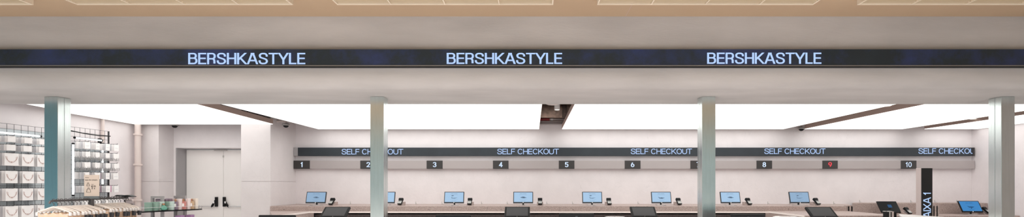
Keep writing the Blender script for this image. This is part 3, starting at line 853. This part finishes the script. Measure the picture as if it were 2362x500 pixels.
def make_card(wd, ht, m, kind):
    """hangs from its top edge, face towards +X"""
    mb = MB().box(-.0012, .0012, -wd / 2, wd / 2, -ht, 0)
    c = mb.build('accessory_card', m)
    MB().tube([(0, .0, .0), (.004, .012, .012), (0, .02, .0)], .003, 5).build('hang_tab', M_black, c)
    if kind == 'drop':
        j = MB(); r = random.Random(int(wd * 1e4) + int(ht * 1e4))
        for k in range(9):
            y = (r.random() - .5) * wd * 1.1; d_ = r.uniform(-.02, .02)
            j.tube([(.003, y, -ht + .02), (.006, y + d_, -ht - .012), (.004, y - d_, -ht - .03 - .03 * r.random())], .002, 4)
        j.build('jewellery', M_jew, c)
    elif kind == 'neck':
        pts = [(.004, wd * .42 * math.cos(t_), -ht * .25 - ht * .45 * abs(math.sin(t_))) for t_ in [PI * k / 10 for k in range(11)]]
        pts2 = [(.004, y * .8, z * 1.12) for _, y, z in pts]
        MB().tube(pts, .0017, 4).tube(pts2, .0012, 4).lathe([(.001, -.008), (.007, 0), (.001, .008)], (.004, 0, -ht * .72), 8).build('necklace', M_gold, c)
    elif kind == 'print':
        MB().box(.0014, .002, -wd * .32, wd * .32, -ht * .62, -ht * .55).build('print', M_cardg, c)
    return c
def hook(y, z, L, lab):
    o = MB().tube([(-.0, 0, 0), (L, 0, 0), (L + .012, 0, .018)], .004, 5).build('display_hook', M_wire)
    o.location = (GX + .012, y, z)
    tag(o, lab, 'hook', 'display hooks on the wire grids')
rowz = [(328, 'top', 'plain'), (350, 'second', 'drop'), (374, 'third', 'drop'), (397, 'fourth', 'plain'), (428, 'fifth', 'plain'), (461, 'lowest', 'plain')]
ys = [9.29, 9.52, 9.74, 9.93]
nm = ['nearest the teal column', 'second from the teal column', 'third from the teal column', 'farthest from the teal column']
protos = {}
for r_, (py, rn, kind) in enumerate(rowz):
    z = H(py, 9.4)
    for c_, y in enumerate(ys):
        hook(y, z + .006, .26, 'wire hook in the %s row of the tall grid, %s' % (rn, nm[c_]))
        wd, ht = (.105, .135) if kind == 'plain' else (.11, .115)
        for k in range(6):
            m = M_card if k == 5 or (k + c_) % 3 else M_cardg
            if r_ == 4 and c_ == 3 and k < 4: m = M_pink
            if r_ in (4, 3) and c_ == 2 and k == 2: m = M_lilac
            key = (kind, m.name, k == 5)
            if key not in protos:
                protos[key] = make_card(wd, ht, m, ('print' if k == 5 else '') if kind == 'plain' else kind); o = protos[key]
            else: o = copy_tree(protos[key])
            o.location = (GX + .03 + .044 * k + random.uniform(-.012, .012), y + random.uniform(-.008, .008), z)
            o.rotation_euler = (random.uniform(-.05, .05), 0, random.uniform(-.2, .2))
            fr_ = 'front' if k == 5 else 'inner'
            tag(o, '%s %s accessory card, %s row of tall grid, hook %s' % (fr_, 'pink' if m is M_pink else 'lilac' if m is M_lilac else 'grey' if m is M_cardg else 'white', rn, nm[c_]),
                'accessory card', 'accessory cards on the tall grid')
rows2 = [(318, 'top', .12, .10), (337, 'second', .13, .10), (356, 'third', .2, .21), (395, 'fourth', .19, .21), (434, 'fifth', .19, .21), (473, 'lowest', .19, .21)]
for r_, (py, rn, wd, ht) in enumerate(rows2):
    z = H(py, 8.3)
    for c_, y in enumerate((7.96, 8.22, 8.47)):
        hook(y, z + .006, .26, 'wire hook in the %s row left of the teal column, %s' % (rn, ['nearest the picture edge', 'in the middle', 'nearest the column'][c_]))
        for k in range(5):
            m = M_card if k == 4 or k % 2 else M_cardg
            key = (wd, m.name, k == 4)
            if key not in protos: protos[key] = make_card(wd, ht, m, 'neck' if k == 4 and r_ > 1 else ''); o = protos[key]
            else: o = copy_tree(protos[key])
            o.location = (GX + .03 + .05 * k, y + random.uniform(-.006, .006), z); o.rotation_euler = (0, 0, random.uniform(-.08, .08))
            tag(o, '%s %s card in the %s row left of the teal column, %s' % ('front' if k == 4 else 'inner', 'grey' if m is M_cardg else 'white', rn, ['nearest the picture edge', 'in the middle', 'nearest the column'][c_]),
                'accessory card', 'necklace cards left of the teal column')

# ------------------------------------------------------------------ clothes rack with hangers
RX = X(121, 5.41); RZ = EYE - .19; RY0, RY1 = 5.41, 6.42; PY_ = 5.885
t = thing('clothes_rack', (RX, PY_, 0), 'gunmetal clothes rack holding cream clip hangers at the lower left', 'clothes rack')
MB().box(-.008, .008, RY0 - PY_, -.025, -.012 + RZ, .012 + RZ).build('rail', M_rack, t, bevel=.003)
MB().box(-.008, .008, .025, RY1 - PY_, -.004 + RZ, .020 + RZ).build('rail', M_rack, t, bevel=.003)
MB().tube([(0, RY0 - PY_, RZ), (-.003, RY0 - PY_ - .02, RZ - .004), (-.006, RY0 - PY_ - .03, RZ - .03)], .011, 8).build('rail_end', M_rack, t)
MB().box(-.02, .02, -.02, .02, .02, RZ + .009).build('post', M_rack, t, bevel=.003)
MB().box(-.03, .03, -.5, .5, 0, .02).box(-.28, .28, -.03, .03, 0, .02).build('foot', M_rack, t, bevel=.003)

def make_hanger(black_clip, sk=0):
    t = thing('clothes_hanger', (0, 0, 0), '', 'hanger', 'cream clip hangers on the rack')
    hw = .205; zn = -.062
    # hook of dark wire
    pts = [(0, 0, zn + .005), (.004, 0, zn + .03), (-.018, 0, -.02)] + [(-.0 + .019 * math.cos(a), 0, .004 + .019 * math.sin(a)) for a in [PI + .5 - k * .42 for k in range(9)]]
    MB().tube(pts, .0032, 6).build('hook', M_rack, t, smooth=True)
    # curved body, wide on top
    top = []; n = 24
    for k in range(n + 1):
        u = -1 + 2 * k / n; a = abs(u)
        top.append((hw * u, zn - .066 * (a ** 1.1 if a > .12 else a * a * 6.8) - (.008 if a > .93 else 0)))
    mb = MB(); vs = []; fs = []
    for k, (x, z) in enumerate(top):
        dpt = .011 - .004 * abs(-1 + 2 * k / n); th = .017 - .003 * abs(-1 + 2 * k / n)
        vs += [(x, -dpt, z), (x, dpt, z), (x, dpt * .6, z - th), (x, -dpt * .6, z - th)]
    for k in range(n):
        for j in range(4):
            fs.append((k * 4 + j, k * 4 + (j + 1) % 4, k * 4 + 4 + (j + 1) % 4, k * 4 + 4 + j))
    fs += [(0, 1, 2, 3), tuple(n * 4 + j for j in (3, 2, 1, 0))]
    mb.add(vs, fs).build('shoulder', M_hang, t, bevel=.003, seg=2, smooth=True)
    zb = zn - .066 - .010
    MB().tube([(-hw * .92, 0, zb - .022), (hw * .92, 0, zb - .022)], .004, 6).build('bar', M_clipc, t)
    for s in (-1, 1):
        x = s * (hw - .006)
        MB().box(x - .015, x + .015, -.010, .010, zb - .036, zb + .006).build('clip', M_clipc, t, bevel=.007, seg=2)
    if black_clip:
        x = hw + .006
        c = MB().extr([(x - .016, -.016, zb - .095), (x + .014, -.016, zb - .097), (x + .024, -.016, zb - .04), (x - .02, -.016, zb - .036)], (0, .032, 0))
        c.build('security_clip', M_clipb, t, bevel=.004)
        if sk:
            MB().box(-hw - .02, -hw + .012, -.014, .014, zb - .09, zb - .04).build('security_clip', M_clipb, t, bevel=.004)
    return t
def make_garment():
    wd = .17; n = 28; vs = []; fs = []
    m = 12
    for j in range(m + 1):
        z = -.152 - .5 * j / m
        for k in range(n + 1):
            u = -1 + 2 * k / n
            fold = .012 * math.sin(u * 8.5 + j * .22) * (.55 + .6 * j / m)
            dip = .014 * math.cos(u * 12) if j == 0 else 0
            vs.append((wd * u * (1 + .12 * j / m), fold - .008, z + dip)); 
    off = len(vs)
    for x, y, z in list(vs): vs.append((x, y + .006, z))
    W_ = n + 1
    for j in range(m):
        for k in range(n):
            a = j * W_ + k
            fs += [(a, a + 1, a + W_ + 1, a + W_), (off + a, off + a + W_, off + a + W_ + 1, off + a + 1)]
    for k in range(n): fs += [(k, off + k, off + k + 1, k + 1), (m * W_ + k, m * W_ + k + 1, off + m * W_ + k + 1, off + m * W_ + k)]
    for j in range(m):
        fs += [(j * W_, (j + 1) * W_, off + (j + 1) * W_, off + j * W_), (j * W_ + n, off + j * W_ + n, off + (j + 1) * W_ + n, (j + 1) * W_ + n)]
    return MB().add(vs, fs).build('beige_garment', M_fab, smooth=True)
hp = [124, 133, 142, 152, 161, 169, 177.5, 186, 195.5, 203, 219, 226, 234, 243, 251, 259, 266, 272, 278, 286]
blk = [0, 0, 0, 0, 1, 1, 0, 1, 1, 1, 1, 0, 1, 0, 1, 1, 0, 1, 0, 1]
HA, HBk, GA = make_hanger(False), make_hanger(True), None
GA = make_garment()
ua = ub = True; ug = True
ordn = ['first', 'second', 'third', 'fourth', 'fifth', 'sixth', 'seventh', 'eighth', 'ninth', 'tenth']
for i, px_ in enumerate(hp):
    y = RX * F / (px_ - CX)
    if blk[i]: o = HBk if ub else copy_tree(HBk); ub = False
    else: o = HA if ua else copy_tree(HA); ua = False
    zz = RZ if px_ < 212 else RZ + .01
    place(o, (RX, y, zz), random.uniform(-.035, .035))
    side = ('left rail', i) if px_ < 212 else ('right rail', i - 10)
    o['label'] = 'cream clip hanger%s, %s along the rack\'s %s from the left' % (' with a black clip' if blk[i] else '', ordn[side[1]], side[0])
    g = GA if ug else copy_tree(GA); ug = False
    place(g, (RX, y, zz), o.rotation_euler.z)
    tag(g, 'beige garment clipped to the %s hanger of the rack\'s %s, counted from the left' % (ordn[side[1]], side[0]), 'garment', 'beige garments on the rack')

# price card holder on the rack post
yc = PY_; cw = 34.5 * yc / F; z0 = H(458, yc); z1 = H(403, yc); zb = H(452, yc)
t = thing('price_sign', (X(211.7, yc), yc, RZ + .01), 'beige price sign card in a slate holder standing on the clothes rack post', 'sign')
zz = RZ + .01
MB().box(-cw / 2, cw / 2, -.012, .012, z0 - zz if z0 > zz else 0, zb - zz).build('holder', M_signbase, t, bevel=.002)
cd = MB().box(-cw / 2 + .001, cw / 2, -.003, .003, zb - zz - .01, z1 - zz).build('card', M_signcard, t)
def SX(px_): return (px_ - 211.7) * yc / F
def SZ(py): return H(py, yc) - zz
yf = -.0045
MB().box(SX(197), SX(206), yf - .0005, yf, SZ(409.6), SZ(408.9)).build('print', M_print, cd)
small_text('saco de compra', .02, M_print, 'print', cd, (SX(197), yf, SZ(415.6)), bold=.0003, width=28 * yc / F)
def bag(cx_, y0, y1, wt, wb_):
    mb = MB()
    pts = [(SX(cx_ - wt / 2), SZ(y0)), (SX(cx_ + wt / 2), SZ(y0)), (SX(cx_ + wb_ / 2), SZ(y1)), (SX(cx_ - wb_ / 2), SZ(y1))]
    pts.append(pts[0])
    for a, b in zip(pts, pts[1:]): mb.tube([(a[0], yf, a[1]), (b[0], yf, b[1])], .0017, 4)
    hx = SX(cx_); mb.tube([(hx - .008, yf, SZ(y0)), (hx - .007, yf, SZ(y0 - 3.2)), (hx + .007, yf, SZ(y0 - 3.2)), (hx + .008, yf, SZ(y0))], .0017, 4)
    mb.build('print', M_print, cd)
bag(204, 424, 428.6, 4.8, 6.4); bag(205, 435.5, 443, 6.5, 9.6)
MB().box(SX(211.5), SX(216.5), yf - .0005, yf, SZ(425.3), SZ(424.6)).build('print', M_print, cd)
def fig(txt, px0, px1, pyt, pyb, st, br):
    po = letters(txt, SZ(pyt) - SZ(pyb), SX(px1) - SX(px0), st, br, .08)
    lettering('print', po, lambda u_, v_: (SX(px0) + u_, yf, SZ(pyb) + v_), M_print, cd)
fig('1', 211, 214.6, 427.2, 435.8, .17, .14)
fig('99', 216, 221.4, 427.4, 431.6, .15, .14)
small_text('€', .026, M_print, 'print', cd, (SX(217.2), yf, SZ(436)), bold=.0003)
# black accessory over the far end of the rail
t = thing('black_tray', (RX, 6.33, RZ + .02), 'black flat tray lying on the far end of the clothes rack', 'tray')
MB().extr([(-.13, 0, .004), (.12, 0, .0), (.13, 0, .008), (.06, 0, .028), (-.02, 0, .02), (-.08, 0, .03)], (0, .08, 0)).build('tray_body', M_black, t, bevel=.003)
y_ = 6.40
t = thing('grey_pouch', (RX, y_, RZ - .004), 'grey pouch with dark edges hanging at the far end of the clothes rack', 'pouch')
MB().extr([(-.035, 0, -.012), (.06, 0, -.012), (.085, 0, -.075), (-.005, 0, -.075)], (0, .012, 0)).build('pouch_body', mat('grey_pouch', (168, 158, 160), .7), t)
MB().tube([(-.035, -.004, -.012), (-.005, -.004, -.075), (.085, -.004, -.075)], .005, 6).tube([(-.02, .006, -.012), (0, .006, .01), (.02, .006, -.012)], .004, 6).build('pouch_edge', M_black, t)

# ------------------------------------------------------------------ perfume stand
A, B = Vector((-6.22, 7.42)), Vector((-5.86, 8.29)); SHZ = EYE - .43
u = (B - A).normalized(); nrm = Vector((-u.y, u.x))            # towards the wall
def Q(s_, d_): p = A + u * s_ + nrm * d_; return (p.x, p.y)
LEN = (B - A).length
org = Vector(Q(LEN / 2, .17)); og = (org.x, org.y)
t = thing('perfume_stand', (og[0], og[1], 0), 'perfume display stand with a thin black shelf and two grey metal hoops', 'display stand')
def loc(p, z): return (p[0] - og[0], p[1] - og[1], z)
poly = [Q(-.12, .0), Q(LEN - .06, 0), Q(LEN + .03, .05), Q(LEN + .06, .17), Q(LEN + .03, .30), Q(LEN - .06, .36), Q(-.12, .36)]
MB().prism([(p[0] - og[0], p[1] - og[1]) for p in poly], SHZ - .02, SHZ).build('shelf', M_blackg, t, bevel=.003)
MB().prism([(p[0] - og[0], p[1] - og[1]) for p in poly], SHZ - .32, SHZ - .30).build('shelf', M_blackg, t, bevel=.003)
for px_, y in ((363.4, 7.80), (415.8, 8.10)):
    cx_ = X(px_, y); hw = .0985; zt = EYE - .195; th = .034
    MB().box(cx_ - hw - og[0], cx_ - hw + th - og[0], y - .02 - og[1], y + .02 - og[1], 0, zt).box(cx_ + hw - th - og[0], cx_ + hw - og[0], y - .02 - og[1], y + .02 - og[1], 0, zt).box(cx_ - hw + th - og[0], cx_ + hw - th - og[0], y - .02 - og[1], y + .02 - og[1], zt - th, zt).build('hoop', M_grey, t)
rl = MB(); zr = SHZ + .055
edge = [Q(-.12, .012), Q(LEN - .06, .012), Q(LEN + .02, .055), Q(LEN + .045, .17), Q(LEN - .06, .345), Q(-.12, .345)]
rl.tube([loc(p, zr) for p in edge], .0028, 6)
for p in edge: rl.tube([loc(p, SHZ), loc(p, zr)], .0028, 6)
rl.build('gallery_rail', M_chrome, t)
def stand_on(px_, d_):
    """position on shelf seen at pixel column px_, d_ from the near edge"""
    k = (px_ - CX) / F; p0 = A + nrm * d_
    s_ = (k * p0.y - p0.x) / (u.x - k * u.y)
    return p0 + u * s_
def carton(name, label, px_, d_, w_, h_, m1, m2, rz, z=SHZ):
    p = stand_on(px_, d_); t = thing(name, (p.x, p.y, z), label, 'box', 'perfume boxes on the stand', rz)
    MB().box(-w_ / 2, w_ / 2, -w_ / 2, w_ / 2, 0, h_ * .82).build('carton_body', m1, t, bevel=.001)
    MB().box(-w_ / 2 - .0012, w_ / 2 + .0012, -w_ / 2 - .0012, w_ / 2 + .0012, h_ * .8201, h_).build('lid', m2, t, bevel=.001)
def bottle(label, px_, d_, w_, h_, mg, round_=False):
    p = stand_on(px_, d_); t = thing('perfume_bottle', (p.x, p.y, SHZ), label, 'perfume bottle', 'perfume bottles on the stand', math.radians(10))
    if round_:
        MB().lathe([(w_ * .25, 0), (w_ * .5, h_ * .12), (w_ * .55, h_ * .32), (w_ * .45, h_ * .52), (w_ * .2, h_ * .62), (w_ * .18, h_ * .68)], n=20).build('glass', mg, t, smooth=True)
    else:
        MB().box(-w_ / 2, w_ / 2, -w_ * .3, w_ * .3, 0, h_ * .78).build('glass', mg, t, bevel=.006, seg=2)
        MB().box(-w_ * .3, w_ * .3, -w_ * .3 - .0016, -w_ * .3 - .0006, h_ * .28, h_ * .58).build('label_patch', M_card, t)
    MB().lathe([(w_ * .2, 0), (w_ * .22, h_ * .2), (w_ * .12, h_ * .22)], (0, 0, h_ * .785 if not round_ else h_ * .685), 14).build('cap', mat('rose_gold', (190, 140, 110), .3, .7), t, smooth=True)
M_gr = mat('sage_green_board', (140, 170, 158), .6); M_mint = mat('mint_board', (206, 226, 220), .6)
M_pu = mat('mauve_board', (164, 146, 160), .6); M_wh = mat('blush_white_board', (240, 226, 226), .6)
M_gg = mat('green_glass', (104, 168, 150), .12); M_pg = mat('purple_glass', (140, 122, 140), .15)
M_rg = mat('rose_glass', (206, 138, 132), .15); M_tg = mat('tan_glass', (208, 178, 146), .15); M_cb = mat('cream_board', (240, 228, 216), .6)
carton('perfume_box', 'sage green perfume box at the left end of the stand', 342.5, .07, .075, .14, M_gr, M_gr, .05)
carton('perfume_box', 'sage green perfume box just left of the mint box', 357.5, .07, .075, .145, M_gr, M_gr, .05)
carton('perfume_box', 'mint perfume box behind the green bottle', 369.5, .10, .085, .145, M_mint, M_mint, .05)
bottle('round green glass perfume bottle among the mint boxes', 377.5, .035, .085, .13, M_gg, True)
carton('perfume_box', 'sage green perfume box right of the green bottle', 387, .09, .06, .145, M_gr, M_gr, .05)
carton('perfume_box', 'mint perfume box left of the purple bottle', 394.5, .07, .065, .145, M_mint, M_mint, .05)
bottle('purple perfume bottle with a white label', 404.8, .06, .062, .18, M_pg)
carton('perfume_box', 'white box between the purple and rose bottles', 413.3, .07, .062, .185, M_wh, M_wh, .05)
bottle('rose perfume bottle with a white label', 423, .06, .075, .18, M_rg)
carton('perfume_box', 'blush white box right of the rose bottle', 432.5, .07, .07, .185, M_wh, M_wh, .05)
bottle('tan perfume bottle with a white label', 441.5, .06, .075, .18, M_tg)
carton('perfume_box', 'cream box at the right end of the stand', 450, .07, .062, .185, M_cb, M_cb, .05)
carton('perfume_box', 'mauve box standing behind the mint box', 369, .23, .085, .19, M_pu, M_pu, .05)
carton('perfume_box', 'mauve box at the rear between the two hoops, left one', 381, .25, .075, .185, M_pu, M_pu, .05)
carton('perfume_box', 'mauve box at the rear between the two hoops, right one', 390.5, .25, .075, .19, M_pu, M_pu, .05)
carton('perfume_box', 'blush box at the rear beside the right hoop', 399.5, .25, .07, .19, M_wh, M_wh, .05)
M_vio = mat('violet_board', (160, 122, 162), .6)
carton('perfume_box', 'violet box on the lower shelf, left one', 415, .03, .09, .205, M_vio, M_vio, .05, SHZ - .30)
carton('perfume_box', 'violet box on the lower shelf, right one', 438, .03, .09, .205, M_vio, M_vio, .05, SHZ - .30)
